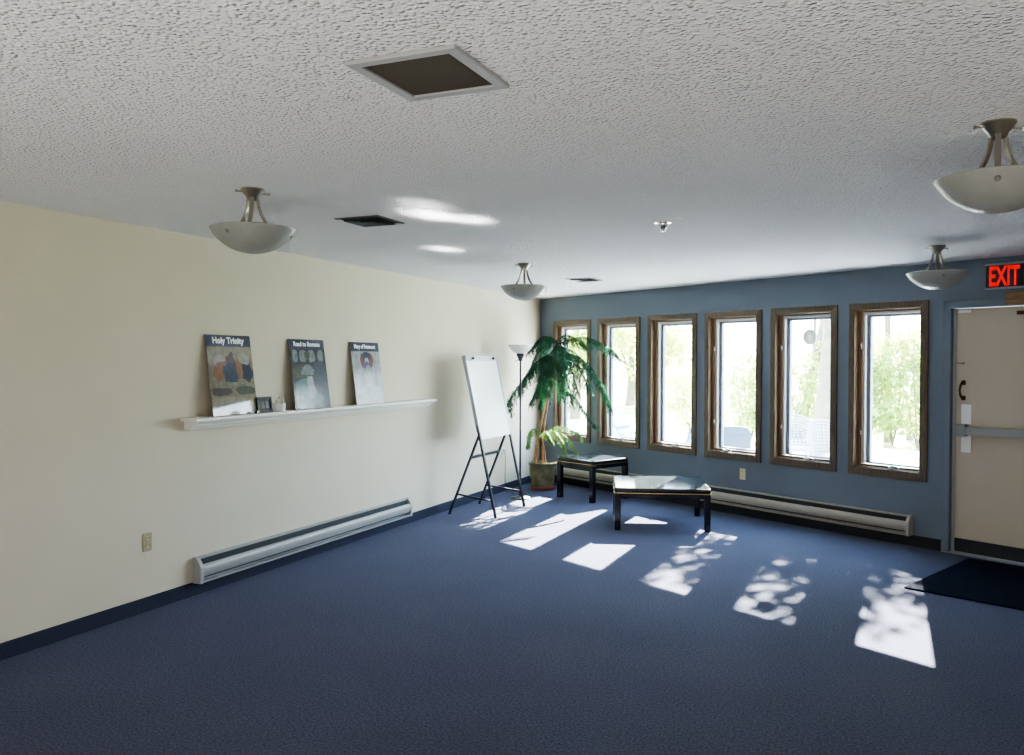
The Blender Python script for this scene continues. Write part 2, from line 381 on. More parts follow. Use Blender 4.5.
m = MB(); m.box((.126, -.030, 1.003), (DWID - .06, .008, 1.063)); m.tube([(.40, -.031, 1.033), (.40, -.029, 1.033)], .008, 8); pb = m.build('panic_bar', X['alu'], d, bevel=.006)
m = MB(); m.box((DWID - .06, -.034, .985), (DWID - .015, .0295, 1.085)); m.build('bar_bracket', X['steel'], d, bevel=.004)
m = MB(); m.tube([(.02, .026, 1.592), (.085, .024, 1.590)], .0035, 6); m.tube([(.083, .029, 1.59), (.083, .012, 1.59)], .006, 6); m.build('door_hook', X['bronze'], d, smooth=True)
m = MB(); m.box((.04, .008, 2.006), (.135, .0295, 2.034)); m.build('door_sensor', X['white'], d, bevel=.004)
m = MB(); m.box((.437, -.055, DZ + .0), (.84, -.0225, DZ + .098)); m.build('closer_block', X['brown'], d, bevel=.004)
m = MB(); m.bar((.515, .02, 1.992), (.80, -.06, 2.03), .022, .010); m.box((.50, .0, 1.975), (.56, .0295, 2.005)); m.build('closer_arm', X['bronze'], d)
m = MB(); m.box((.56, -.02, 1.93), (.80, .0295, 1.99)); m.build('closer_body', X['bronze'], d, bevel=.005)

# ------------------------------------------------------------------ exit sign
e = on_wall('exit_sign', 'lit black and silver sign with red EXIT letters above the door', 'sign', 5.848, 0, 2.181)
EW, EH = .292, .206
m = MB(); m.box((.004, -.050, .004), (EW - .004, -.001, EH - .004)); m.build('sign_housing', X['black'], e)
m = MB(); m.box((-.003, -.056, EH - .016), (EW + .003, -.0, EH)); m.build('sign_rail', X['alu'], e, bevel=.002)
m = MB(); m.box((-.003, -.056, 0), (EW + .003, -.0, .014)); m.build('sign_rail', X['alu'], e, bevel=.002)
me = text_mesh('EXIT', .222, 1.0, .001, .008)
xs = [v.co.x for v in me.vertices]; ys = [v.co.y for v in me.vertices]
for v in me.vertices:
    x = (v.co.x - min(xs)) / (max(xs) - min(xs)) * .232 + .030; z = (v.co.y - min(ys)) / (max(ys) - min(ys)) * .160 + .023
    v.co = (x, -.0525 - v.co.z * .8, z)
me.materials.clear(); me.materials.append(X['exit_red']); me.name = 'lettering'
lt = bpy.data.objects.new('lettering', me); C.objects.link(lt); lt.parent = e; lt['label'] = 'red lit EXIT letters'

# ------------------------------------------------------------------ baseboard heaters
def heater(name, L, cover, label, loc, rz):          # local: x along wall, -y into the room
    h = thing(name, label, 'heater', loc, rz, 'electric baseboard heaters')
    H = .175
    m = MB(); m.box((0, -.010, 0), (L, -.0005, H)); m.extrude([(-.0105, H - .010), (-.034, H - .014), (-.036, H - .004), (-.0105, H)], (.0, 0, 0), (L, 0, 0), (0, 1, 0), (0, 0, 1)); m.build('back_plate', X['grey_frame'] if cover is X['heater'] else cover, h)
    m = MB(); m.box((.03, -.030, .03), (L - .03, -.0105, H - .0145)); m.box((.03, -.046, .03), (L - .03, -.030, .105)); m.build('heating_element', X['slot'], h)  # fins extended upward as a dark box, imitating shade in the slot
    m = MB(); m.extrude([(-.054, .042), (-.064, .056), (-.0705, .080), (-.0705, .100), (-.064, .118), (-.052, .126), (-.050, .122), (-.060, .114), (-.0655, .099), (-.0655, .081), (-.060, .060), (-.050, .046)], (.028, 0, 0), (L - .028, 0, 0), (0, 1, 0), (0, 0, 1)); m.build('front_cover', cover, h, smooth=True)
    m = MB(); m.extrude([(-.0105, 0), (-.070, .004), (-.072, .016), (-.066, .018), (-.0105, .010)], (0, 0, 0), (L, 0, 0), (0, 1, 0), (0, 0, 1)); m.build('bottom_lip', cover, h)
    for x0 in (-.002, L - .028):
        m = MB(); m.extrude([(-.0, .001), (-.072, .001), (-.075, .05), (-.075, .110), (-.062, .140), (-.036, H + .002), (0, H + .002)], (x0, 0, 0), (x0 + .03, 0, 0), (0, 1, 0), (0, 0, 1)); m.build('end_cap', cover, h, bevel=.002)
    return h
# on the cream wall x axis runs towards the camera
heater('baseboard_heater', 2.835, X['heater'], 'long pale grey baseboard heater on the cream wall', (.0, -6.390, .083), PI / 2)
heater('baseboard_heater', 4.74, X['heater_tan'], 'long beige baseboard heater under the windows', W(.50, 0, .090), -PHI)

# ------------------------------------------------------------------ outlets
def outlet(label, m4, plate):
    o = thing('wall_outlet', label, 'outlet', group='electrical outlets on the walls')
    m = MB(); m.box((-.036, -.006, -.058), (.036, -.0003, .058)); m.build('cover_plate', plate, o, bevel=.003)
    for zz in (-.024, .024):
        m = MB(); m.lathe([(.001, 0), (.017, 0), (.017, .004)], 16)
        m.v = [(x, -.0065 - z, y * .9 + zz) for x, y, z in m.v]; rc = m.build('receptacle', X['ivory'], o, smooth=True)
        q = MB(); q.box((-.008, -.0125, zz), (-.005, -.0105, zz + .008)); q.box((.005, -.0125, zz), (.008, -.0105, zz + .008)); q.build('slot', X['darkslot'], rc)
    o.matrix_world = m4
    return o
MW = Matrix.Rotation(-PHI, 4, 'Z'); ML = Matrix.Rotation(PI / 2, 4, 'Z')
outlet('ivory outlet on the blue wall below the windows', Matrix.Translation(W(3.412, 0, .431)) @ MW, X['ivory'])
outlet('tan outlet low on the cream wall, left of the heater', Matrix.Translation((0, -6.78, .44)) @ ML, X['tanplate'])
outlet('pale outlet on the cream wall behind the easel legs', Matrix.Translation((0, -1.224, .484)) @ ML, X['white'])

# ------------------------------------------------------------------ ceiling fixtures
def ceiling_light(label, x, y, rot, ko=0.0):
    f = thing('ceiling_light', label, 'ceiling light', (x, y, CEIL), rot, 'semi flush bowl lights on the ceiling')
    m = MB(); m.lathe([(.001, 0), (.057, 0), (.058, -.006), (.053, -.012), (.046, -.024), (.034, -.036), (.028, -.050), (.018, -.058), (.001, -.058)], 28); m.build('canopy', X['nickel'], f, smooth=True)
    for k in range(3):
        t = 2 * PI * k / 3
        pts = []
        for u in [i / 10 for i in range(11)]:
            r = .024 + .128 * (u ** 2.5); z = -.02 - .215 * u
            pts.append((r * math.cos(t), r * math.sin(t), z))
        m = MB(); 
        for i in range(10): m.bar(pts[i], Vector(pts[i + 1]) + (Vector(pts[i + 1]) - Vector(pts[i])) * .15, .020, .009, Vector((math.cos(t), math.sin(t), .3)))
        m.build('arm', X['nickel'], f)
    R = .205; D = .122; zr = -.196
    AM = math.radians(66)
    prof = [(R * math.sin(a) / math.sin(AM), zr - D * (math.cos(a) - math.cos(AM)) / (1 - math.cos(AM))) for a in [AM * i / 14 for i in range(1, 15)]]
    inner = [(r * .97, z + .004) for r, z in prof[::-1]]
    m = MB(); m.lathe([(.001, zr - D)] + prof + inner + [(.001, zr - D + .005)], 48); m.build('glass_bowl', X['bowl'], f, smooth=True)
    for k in range(3):
        t = 2 * PI * k / 3 + ko; rr = .178
        c = Vector((math.cos(t), math.sin(t), -.55)).normalized(); p0 = Vector((rr * math.cos(t), rr * math.sin(t), zr - .030))
        m = MB(); m.tube([p0 - c * .014, p0 + c * .002, p0 + c * .008, p0 + c * .014], [.006, .010, .011, .007], 12); m.build('knob', X['nickel'], f, smooth=True)
    for sx in (-1, 1):
        m = MB(); m.tube([(sx * .05, 0, -.018), (sx * .075, 0, -.018), (sx * .085, 0, -.018)], [.004, .004, .008], 8); m.build('thumb_screw', X['nickel'], f, smooth=True)
    return f
ceiling_light('bowl ceiling light nearest the cream wall shelf, close to the camera', 1.436, -7.47, 1.05, -.52)
ceiling_light('bowl ceiling light in the far corner above the easel', 1.436, -4.0, .95, -.52)
ceiling_light('largest bowl ceiling light, cut off by the right edge of the photo', 4.658, -7.385, .42)
ceiling_light('bowl ceiling light just left of the exit sign', 4.636, -3.9, .55, .15)

# ------------------------------------------------------------------ ceiling grille and diffusers
g = thing('ceiling_grille', 'large ceiling return grille with pale frame and dark brown mesh', 'ceiling vent', (3.067, -8.624, CEIL))
hx, hy = .174, .184
m = MB()
for (x0, y0, x1, y1) in ((-hx, -hy, hx, -hy + .034), (-hx, hy - .034, hx, hy), (-hx, -hy + .034, -hx + .034, hy - .034), (hx - .034, -hy + .034, hx, hy - .034)): m.box((x0, y0, -.013), (x1, y1, 0))
m.build('frame', X['grey_frame'], g, bevel=.003)
m = MB(); m.box((-hx + .034, -hy + .034, -.006), (hx - .034, hy - .034, 0)); m.build('mesh_panel', X['mesh'], g)
def diffuser(label, x, y):
    v = thing('ceiling_diffuser', label, 'ceiling vent', (x, y, CEIL), 0, 'square air diffusers')
    h = .155
    def ring(mb, o, i, zo, zi):
        a = [(-o, -o, zo), (o, -o, zo), (o, o, zo), (-o, o, zo)]; c = [(-i, -i, zi), (i, -i, zi), (i, i, zi), (-i, i, zi)]
        n = len(mb.v); mb.v += a + c + [(x_, y_, z_ + .003) for x_, y_, z_ in a] + [(x_, y_, z_ + .003) for x_, y_, z_ in c]
        for k in range(4):
            j = (k + 1) % 4; mb.face((n + k, n + j, n + 4 + j, n + 4 + k)); mb.face((n + 8 + k, n + 12 + k, n + 12 + j, n + 8 + j))
    m = MB(); m.box((-h + .02, -h + .02, -.003), (h - .02, h - .02, -.0005)); m.build('duct_opening', X['vent'], v)
    m = MB(); ring(m, h, h - .014, -.004, -.008); m.build('frame', X['ventwhite'], v)
    for o in (.112, .076, .040):
        m = MB(); ring(m, o, o - .010, -.016, -.008); m.build('louver', X['ventwhite'], v)
diffuser('square air diffuser in the ceiling behind the nearest left bowl light', 1.448, -6.44)
diffuser('square air diffuser in the ceiling near the far corner', 1.46, -2.46)
s_ = thing('sprinkler_head', 'small chrome sprinkler head in the middle of the ceiling', 'sprinkler', (3.06, -5.71, CEIL))
m = MB(); m.lathe([(.001, 0), (.055, 0), (.054, -.006), (.034, -.010), (.001, -.010)], 24); m.build('escutcheon', X['chrome'], s_, smooth=True)
m = MB(); m.lathe([(.030, -.010), (.026, -.03), (.012, -.045), (.001, -.05)], 20); m.build('head', X['chrome'], s_, smooth=True)
m = MB(); m.lathe([(.001, -.052), (.022, -.055), (.022, -.058), (.001, -.058)], 12); m.build('deflector', X['nickel'], s_)

# ------------------------------------------------------------------ shelf on the cream wall and what leans on it
sh = thing('wall_shelf', 'long white moulded mantel shelf on the cream wall', 'shelf', (0, -6.49, 1.13))
L = 3.31; ST = 1.213 - 1.13
m = MB(); m.extrude([(0, ST - .022), (.138, ST - .022), (.142, ST - .018), (.142, ST - .004), (.138, ST), (0, ST)], (0, 0, 0), (0, L, 0), (1, 0, 0), (0, 0, 1)); m.build('shelf_board', X['offwhite'], sh)
m = MB(); m.extrude([(0, 0), (.050, 0), (.056, .008), (.060, .016), (.082, .022), (.088, .030), (.092, .040), (.112, .046), (.122, .058), (.122, ST - .0225), (0, ST - .0225)], (0, .03, 0), (0, L - .03, 0), (1, 0, 0), (0, 0, 1)); m.build('crown_moulding', X['offwhite'], sh)

def gm(name, col): return mat(name, [c * .62 for c in col], .4, coat=.9, coat_r=.035, spec=.15, var=.38, vscale=22, detail=6)
PC = dict(navy=gm('poster_navy', (0.025, 0.034, 0.084)), ochre=gm('poster_ochre', (0.260, 0.211, 0.112)), tan=gm('poster_tan', (0.310, 0.260, 0.167)), orange=gm('poster_orange', (0.310, 0.124, 0.043)), dblue=gm('poster_deep_blue', (0.015, 0.028, 0.068)),
          brown=gm('poster_brown', (0.074, 0.037, 0.022)), green=gm('poster_green', (0.056, 0.068, 0.031)), cream=gm('poster_cream', (0.384, 0.360, 0.298)), teal=gm('poster_teal', (0.105, 0.211, 0.236)), dark=gm('poster_dark', (0.012, 0.016, 0.019)),
          slate=gm('poster_slate', (0.043, 0.056, 0.087)), mist=gm('poster_mist', (0.372, 0.409, 0.446)), pale=gm('poster_pale', (0.434, 0.453, 0.477)), grey=gm('poster_grey', (0.223, 0.248, 0.279)), red=gm('poster_red', (0.217, 0.031, 0.037)), bright=gm('poster_blue', (0.031, 0.099, 0.260)), edge=mat('foam_board_edge', (.20, .17, .15), .8))
def gloss_mat(k, g):
    if k == 'edge' or g > .8: return PC[k]
    n = PC[k].name + '_satin'
    if n in bpy.data.materials: return bpy.data.materials[n]
    m = PC[k].copy(); m.name = n; m.node_tree.nodes['Principled BSDF'].inputs['Coat Weight'].default_value = g; m.node_tree.nodes['Principled BSDF'].inputs['Coat Roughness'].default_value = .12
    return m
X['ink'] = mat('white_ink', (.85, .85, .86), .5)
def poster(label, title, y0, width, height, lean, shapes, bg, tw, th_, gloss):
    # local: x along the wall (towards the corner), y = thickness, z up; face looks into the room
    keys = ['edge', bg, 'navy'] + sorted({c for c, *_ in shapes} - {bg, 'navy'})
    p = thing('poster', label, 'poster', group='posters on the wall shelf')
    m = MB(); m.box((0, .0, 0), (width, .006, height))
    HB = .082
    m.m = 1; m.poly([(0.001, -.0004, .001), (width - .001, -.0004, .001), (width - .001, -.0004, height - HB), (.001, -.0004, height - HB)])
    m.m = 2; m.poly([(.001, -.0004, height - HB), (width - .001, -.0004, height - HB), (width - .001, -.0004, height - .001), (.001, -.0004, height - .001)])
    for i, (c, cx, cz, rx, rz, jag) in enumerate(shapes):     # soft irregular blobs of colour printed on the sheet
        m.m = keys.index(c); pts = []; n = 18; y = -.0006 - .00006 * i
        for k in range(n):
            t = 2 * PI * k / n; q = 1 + jag * random.uniform(-1, 1)
            sx = math.copysign(abs(math.cos(t)) ** .75, math.cos(t)); sz = math.copysign(abs(math.sin(t)) ** .75, math.sin(t))
            pts.append((min(max(cx * width + rx * width * sx * q, .004), width - .004), y, min(max(cz * height + rz * height * sz * q, .004), height - HB - .002)))
        m.poly(pts)
    b_ = m.build('print', [gloss_mat(k, gloss) for k in keys], p, fix=False)
    me = text_mesh(title, .06, .8, .0002, .0022, 'CENTER')
    xs = [v.co.x for v in me.vertices]; k = tw * width / (max(xs) - min(xs)); mid = (max(xs) + min(xs)) / 2; ymax = max(v.co.y for v in me.vertices)
    for v in me.vertices: v.co = ((v.co.x - mid) * k + width / 2, -.0016 - v.co.z, v.co.y * (th_ / ymax) + height - HB / 2 - th_ / 2 + .004)
    me.materials.clear(); me.materials.append(X['ink']); me.name = 'lettering'
    t = bpy.data.objects.new('lettering', me); C.objects.link(t); t.parent = p; t['label'] = 'white lettering'
    th = math.atan2(lean, height)
    # face direction +x; local -y -> +x world; local x -> +y world; tip the top back to the wall
    p.matrix_world = Matrix.Translation((.012 + lean, y0, 1.2135)) @ ML @ Matrix.Rotation(-th, 4, 'X')
    return p
LEAN = .078
poster('glossy poster titled Holy Trinity with ochre, orange and blue picture', 'Holy Trinity', -6.283, .455, .568, LEAN,
       [('tan', .5, .78, .5, .12, .05), ('cream', .25, .68, .13, .09, .2), ('orange', .28, .56, .18, .12, .25), ('brown', .50, .66, .09, .12, .3), ('dblue', .50, .53, .17, .14, .2), ('orange', .70, .60, .10, .14, .3), ('cream', .80, .70, .11, .08, .2), ('dblue', .86, .52, .12, .13, .25), ('tan', .5, .375, .48, .03, .2), ('green', .78, .30, .22, .05, .15), ('brown', .25, .29, .22, .05, .15), ('tan', .5, .12, .49, .10, .05), ('brown', .45, .10, .3, .05, .3)], 'ochre', .70, .044, .9)
poster('glossy poster titled Road to Emmaus with dark upper half and teal lower half', 'Road to Emmaus', -5.385, .460, .560, LEAN,
       [('grey', .14, .76, .07, .09, .1), ('grey', .36, .76, .10, .09, .1), ('grey', .60, .76, .10, .09, .1), ('grey', .85, .76, .08, .09, .1), ('green', .47, .77, .08, .05, .2), ('slate', .78, .34, .22, .33, .1), ('green', .30, .54, .28, .09, .2), ('grey', .45, .55, .18, .07, .25), ('teal', .33, .22, .32, .22, .15), ('mist', .5, .3, .10, .16, .3), ('mist', .16, .10, .14, .10, .2), ('teal', .68, .12, .12, .10, .25)], 'dark', .74, .036, .3)
poster('glossy pale poster titled Mary of Pentecost with red and blue patch at top', 'Mary of Pentecost', -4.540, .455, .555, LEAN,
       [('mist', .5, .40, .48, .38, .1), ('pale', .25, .35, .2, .2, .2), ('red', .42, .70, .14, .12, .12), ('red', .60, .70, .14, .12, .12), ('dblue', .51, .76, .13, .08, .15), ('pale', .51, .70, .07, .05, .15), ('bright', .51, .61, .10, .07, .2), ('grey', .30, .40, .09, .12, .3), ('mist', .52, .30, .12, .3, .2), ('grey', .78, .40, .08, .16, .3), ('pale', .75, .15, .2, .12, .2), ('grey', .45, .20, .06, .07, .3)], 'pale', .74, .036, .3)

pf = thing('picture_frame', 'small dark framed picture on the shelf', 'picture frame', (.095, -5.84, 1.2135), PI / 2)
m = MB(); frame_boards(m, 0, .165, 0, .115, .020, .020, .020, .020, -.008, .006); a = m.build('frame', X['base_dark'], pf, bevel=.002)
m = MB(); m.box((.019, -.002, .019), (.146, .004, .096)); m.m = 1; m.poly([(.05, -.0025, .03), (.085, -.0025, .03), (.078, -.0025, .085), (.055, -.0025, .08)]); m.m = 2; m.poly([(.095, -.0025, .03), (.13, -.0025, .032), (.12, -.0025, .085), (.10, -.0025, .082)]); m.build('picture', [PC['dark'], PC['ochre'], PC['grey']], pf, fix=False)
m = MB(); m.bar((.0825, .008, .09), (.0825, .055, .002), .03, .003); m.build('easel_back', X['base_dark'], pf)
for ch in [k for k in bpy.data.objects if k.parent == pf and k.name.split('.')[0] != 'easel_back']: ch.rotation_euler = (-.12, 0, 0)
vc = thing('candle_holder', 'small white cup with slim sticks beside the framed picture', 'cup', (.095, -5.59, 1.2135))
m = MB(); m.lathe([(.001, .001), (.040, .001), (.043, .01), (.046, .062), (.043, .062), (.040, .012), (.001, .010)], 20); m.build('cup', X['white'], vc, smooth=True)
for (x, y, h, c) in ((.01, -.015, .10, 'white'), (-.012, .012, .105, 'terra'), (.012, .02, .098, 'offwhite'), (.0, -.03, .09, 'tanplate')):
    m = MB(); m.tube([(x, y, .011), (x * 1.3, y * 1.3, h)], .005, 8); m.build('stick', X[c], vc)
bb = MB(); bb.box((0, 0, 0), (.022, .028, .02)); o = bb.build('small_box', PC['navy'], bevel=.002); o.location = (.115, -5.895, 1.2135); tag(o, 'tiny dark blue box at the right foot of the first poster', 'box')

# ------------------------------------------------------------------ easel
ea = thing('easel', 'folding black easel with a blank white board by the cream wall', 'easel', (.40, -2.51, 0))
def E(x, y, z): return Vector((x - .40, y + 2.51, z))
y1, y2 = -2.895, -2.135
def rail(y, z): return E(.665 + (.300 - .665) * z / 1.655, y, z)
bt = Vector((.665 - .300, 0, 0)).normalized()
m = MB(); 
nrm = Vector((1.655, 0, .365)).normalized()
zb, zt = .79, 1.640
c0, c1, c2, c3 = rail(y1 + .014, zb), rail(y2 - .014, zb), rail(y2 - .014, zt), rail(y1 + .014, zt)
i = len(m.v); m.v += [tuple(c + nrm * k) for k in (.004, .014) for c in (c0, c1, c2, c3)]
for q in ((0, 1, 2, 3), (7, 6, 5, 4), (0, 4, 5, 1), (1, 5, 6, 2), (2, 6, 7, 3), (3, 7, 4, 0)): m.face(q)
m.build('whiteboard', X['board'], ea)
for (ya, nm) in ((y1, 0), (y2, 1)):
    m = MB(); m.bar(rail(ya, .86), rail(ya, 1.655), .026, .040, nrm); m.build('side_rail', X['alu'], ea)
m = MB(); m.bar(rail(y1 - .01, 1.625) + nrm * .02, rail(y2 + .01, 1.625) + nrm * .02, .050, .012, nrm); m.build('clamp_bar', X['alu'], ea)
for yy in (y1 + .14, y2 - .12):
    m = MB(); m.tube([rail(yy, 1.622) + nrm * .027, rail(yy, 1.622) + nrm * .045], .014, 10); m.build('clamp_knob', X['black'], ea, smooth=True)
for ya in (y1, y2):
    m = MB(); m.bar(rail(ya, .010), rail(ya, .93), .026, .022, nrm); l = m.build('leg', X['black'], ea); l['label'] = 'front leg'
    m = MB(); m.tube([rail(ya, 0.0005), rail(ya, .02)], .016, 10); m.build('rubber_foot', X['base_dark'], l)
rl, rr = E(.142, y1 - .01, 0), E(.142, y2 - .05, 0)
for (f, ya) in ((rl, y1 + .028), (rr, y2 - .028)):
    top = rail(ya, .845) - nrm * .012
    m = MB(); m.bar(f + Vector((0, 0, .008)), top, .024, .020, Vector((1, 0, 0))); l = m.build('leg', X['black'], ea); l['label'] = 'rear leg'
    m = MB(); m.tube([f + Vector((0, 0, .0005)), f + Vector((0, 0, .02))], .015, 10); m.build('rubber_foot', X['base_dark'], l)
def rear(f, ya, z): t = rail(ya, .845) - nrm * .012; return f + (t - f) * (z / t.z)
m = MB(); m.bar(rear(rl, y1 + .028, .60), rear(rr, y2 - .028, .60), .022, .030); m.build('cross_bar', X['black'], ea)
m = MB(); m.bar(rear(rl, y1 + .028, .215), rail(y1, .165), .016, .016); m.build('side_brace', X['black'], ea)
m = MB(); m.bar(rear(rr, y2 - .028, .215), rail(y2, .165), .016, .016); m.build('side_brace', X['black'], ea)

# ------------------------------------------------------------------ floor lamp
fl = thing('floor_lamp', 'black torchiere floor lamp with white glass bowl behind the easel', 'floor lamp', (.41, -1.65, 0))
m = MB(); m.lathe([(.001, 0.0005), (.118, 0.0005), (.12, .008), (.11, .018), (.05, .026), (.02, .034), (.001, .034)], 32); m.build('base', X['black'], fl, smooth=True)
m = MB(); m.tube([(0, 0, .03), (0, 0, 1.63)], .0115, 12); m.build('pole', X['black'], fl, smooth=True)
m = MB(); m.lathe([(.001, 1.60), (.020, 1.60), (.024, 1.62), (.045, 1.665), (.047, 1.69), (.001, 1.69)], 24); m.build('socket_cup', X['black'], fl, smooth=True)
m = MB(); m.tube([(-.01, -.01, 1.625), (-.035, -.05, 1.60)], .006, 8); m.build('switch', X['black'], fl)
m = MB(); m.lathe([(.03, 1.685), (.075, 1.70), (.115, 1.735), (.148, 1.79), (.144, 1.792), (.110, 1.740), (.072, 1.706), (.03, 1.69)], 36, close=True); m.build('lamp_shade', X['lampglass'], fl, smooth=True)
m = MB(); m.tube([Vector((-.405, .424, .505)), Vector((-.385, .424, .50)), Vector((-.375, .42, .40)), Vector((-.38, .42, .15)), Vector((-.36, .40, .012)), Vector((-.25, .33, .007)), Vector((-.12, .12, .007)), Vector((-.07, .05, .012))], .004, 6); m.build('power_cord', X['base_dark'], fl, smooth=True)

# ------------------------------------------------------------------ tables
def table(name, label, side, H, loc, rz, leg_w, r, group=None):
    t = thing(name, label, 'table', (loc[0], loc[1], 0), rz, group)
    h = side / 2
    def rrect(h, r, n=6):
        pts = []
        for (cx, cy, a0) in ((h - r, h - r, 0), (-h + r, h - r, PI / 2), (-h + r, -h + r, PI), (h - r, -h + r, 1.5 * PI)):
            for i in range(n + 1): a = a0 + PI / 2 * i / n; pts.append((cx + r * math.cos(a), cy + r * math.sin(a)))
        return pts
    def prism(mb, layers):
        rings = []
        for (hh, rr, z) in layers:
            i = len(mb.v); P = rrect(hh, rr); mb.v += [(x, y, z) for x, y in P]; rings.append((i, len(P)))
        for k in range(len(rings) - 1):
            a, n = rings[k]; b, _ = rings[k + 1]
            for j in range(n): mb.face((a + j, a + (j + 1) % n, b + (j + 1) % n, b + j))
        mb.face([rings[0][0] + j for j in range(rings[0][1])][::-1]); mb.face([rings[-1][0] + j for j in range(rings[-1][1])])
    m = MB(); prism(m, [(h - .002, r, H - .042), (h, r, H - .036), (h + .001, r, H - .014), (h - .003, r, H - .004), (h - .012, r, H - .0006)]); m.build('tabletop', X['lacquer'], t, smooth=True)
    m = MB(); prism(m, [(h - .014, r * .8, H - .004), (h - .015, r * .8, H + .001)]); m.build('top_panel', X['top'], t)
    m = MB(); prism(m, [(h - .004, r, H - .053), (h + .001, r, H - .0505), (h + .001, r, H - .0445), (h - .004, r, H - .0425)]); m.build('gold_band', X['gold'], t, smooth=True)
    m = MB(); a = h - .012; ai = a - .03
    for (x0, y0, x1, y1_) in ((-a, -a, a, -ai), (-a, ai, a, a), (-a, -ai, -ai, ai), (ai, -ai, a, ai)): m.box((x0, y0, H - .095), (x1, y1_, H - .0535))
    m.build('apron', X['lacquer'], t)
    for sx in (-1, 1):
        for sy in (-1, 1):
            x = sx * (h - leg_w / 2 - .003); y = sy * (h - leg_w / 2 - .003)
            m = MB(); q = leg_w / 2; m.box((x - q, y - q, .0005), (x + q, y + q, H - .0535)); m.build('leg', X['lacquer'], t, bevel=.010)
    return t
table('coffee_table', 'low wide black lacquer table with gold band, nearer the camera', .90, .405, (2.255, -2.475), .31, .058, .03)
table('side_table', 'smaller taller black lacquer table with gold band beside the potted pine', .60, .480, (1.165, -1.26), 1.10, .060, .035)

# ------------------------------------------------------------------ potted pine
PD = 10.70
pb_ = at_z(540.5, 490, 0); base = Vector((.385, -.87, 0))
pl = thing('potted_pine', 'tall drooping potted pine in the corner beside the windows', 'potted plant', base)
def rel(p): return Vector(p) - base
m = MB(); m.lathe([(.001, .0005), (.150, .0005), (.160, .012), (.166, .045), (.158, .045), (.150, .014), (.001, .012)], 36); m.build('saucer', X['terra'], pl, smooth=True)
m = MB(); m.lathe([(.001, .0145), (.135, .0145), (.142, .03), (.160, .16), (.172, .30), (.184, .318), (.188, .335), (.182, .345), (.164, .345), (.158, .315), (.150, .28), (.001, .28)], 40); m.build('pot', X['pot'], pl, smooth=True)
m = MB(); m.lathe([(.001, .312), (.154, .300), (.157, .27), (.001, .27)], 24); m.build('soil', X['soil'], pl, smooth=True)
def spline(pts, n=10):
    pts = [Vector(p) for p in pts]; out = []
    P = [pts[0] * 2 - pts[1]] + pts + [pts[-1] * 2 - pts[-2]]
    for k in range(1, len(P) - 2):
        for i in range(n):
            t = i / n; p0, p1, p2, p3 = P[k - 1:k + 3]
            out.append(.5 * ((2 * p1) + (p2 - p0) * t + (2 * p0 - 5 * p1 + 4 * p2 - p3) * t * t + (3 * p1 - p0 - 3 * p2 + p3) * t ** 3))
    out.append(pts[-1]); return out
def T(px, py, dd=0.0): return rel(at(px, py, PD + dd))
trunks = [[T(534.5, 466), T(538, 440, -.02), T(544, 408, -.02), T(550, 375), T(556, 340)],
          [T(542, 466, .05), T(543, 440, .05), T(547, 405, .02), T(555, 372, .05), T(560, 352, .05)],
          [T(546, 466, -.06), T(544, 447, -.05), T(541, 437, -.02)]]
for tr, r0 in zip(trunks, (.020, .017, .009)):
    sp = spline(tr, 6); n = len(sp)
    m = MB(); m.tube(sp, [r0 * (1 - .5 * i / n) * (1 + .06 * math.sin(i * 2.3)) for i in range(n)], 10); m.build('trunk', X['bark'], pl, smooth=True)
def branch(pts, mat_leaf, L0=.21, dens=.013, droop=.95):
    sp = spline(pts, 12); m = MB(); n = len(sp)
    m.tube(sp, [.006 * (1 - .75 * i / n) for i in range(n)], 5)
    m.m = 1
    def needles(q, ln=.017, per=3):
        for k in range(len(q) - 1):
            d = (q[k + 1] - q[k]); dn = d.normalized() if d.length > 1e-6 else Vector((0, 0, -1))
            for _ in range(per):
                o_ = Vector((random.gauss(0, 1), random.gauss(0, 1), random.gauss(0, 1)))
                o_ = (o_ - dn * o_.dot(dn)); o_ = o_.normalized()
                p = q[k] + d * random.random(); tip = p + (o_ * .75 + dn * .9) * ln * random.uniform(.7, 1.25); w = dn * .0045
                m.poly([p - w, p + w, tip])
    needles(sp, .022, 4)
    length = sum((sp[i + 1] - sp[i]).length for i in range(n - 1)); acc = 0.0
    for i in range(2, n - 1):
        seg = sp[i + 1] - sp[i]; acc += seg.length; d = seg.normalized()
        side = d.cross(Vector((0, 0, 1)))
        if side.length < .15: side = RGT.copy()
        side.normalize()
        while acc > dens:
            acc -= dens; f = i / n
            ln = L0 * (1.0 - .55 * f) * random.uniform(.6, 1.2) * min(1, f * 4 + .25)
            for sg in (-1, 1):
                dr = (side * sg * random.uniform(.35, .9) + d * random.uniform(.35, .75) + Vector((0, 0, random.uniform(-.5, .15)))).normalized()
                p = sp[i] + seg * random.random(); q = [p]; step = ln / 6
                for k in range(6):
                    dr = (dr + Vector((0, 0, -droop * .26)) + Vector((random.gauss(0, .05), random.gauss(0, .05), 0))).normalized(); p = p + dr * step; q.append(p)
                needles(q, .019, 5)
    # keep clear of the two walls
    for i, v in enumerate(m.v):
        wv = Vector(v) + base
        if wv.x < .02: wv.x = .02
        nn = wv.dot(WN)
        if nn > -.045: wv -= WN * (nn + .045)
        m.v[i] = tuple(wv - base)
    return m.build('branch', [mat_leaf, mat_leaf], pl, fix=False)
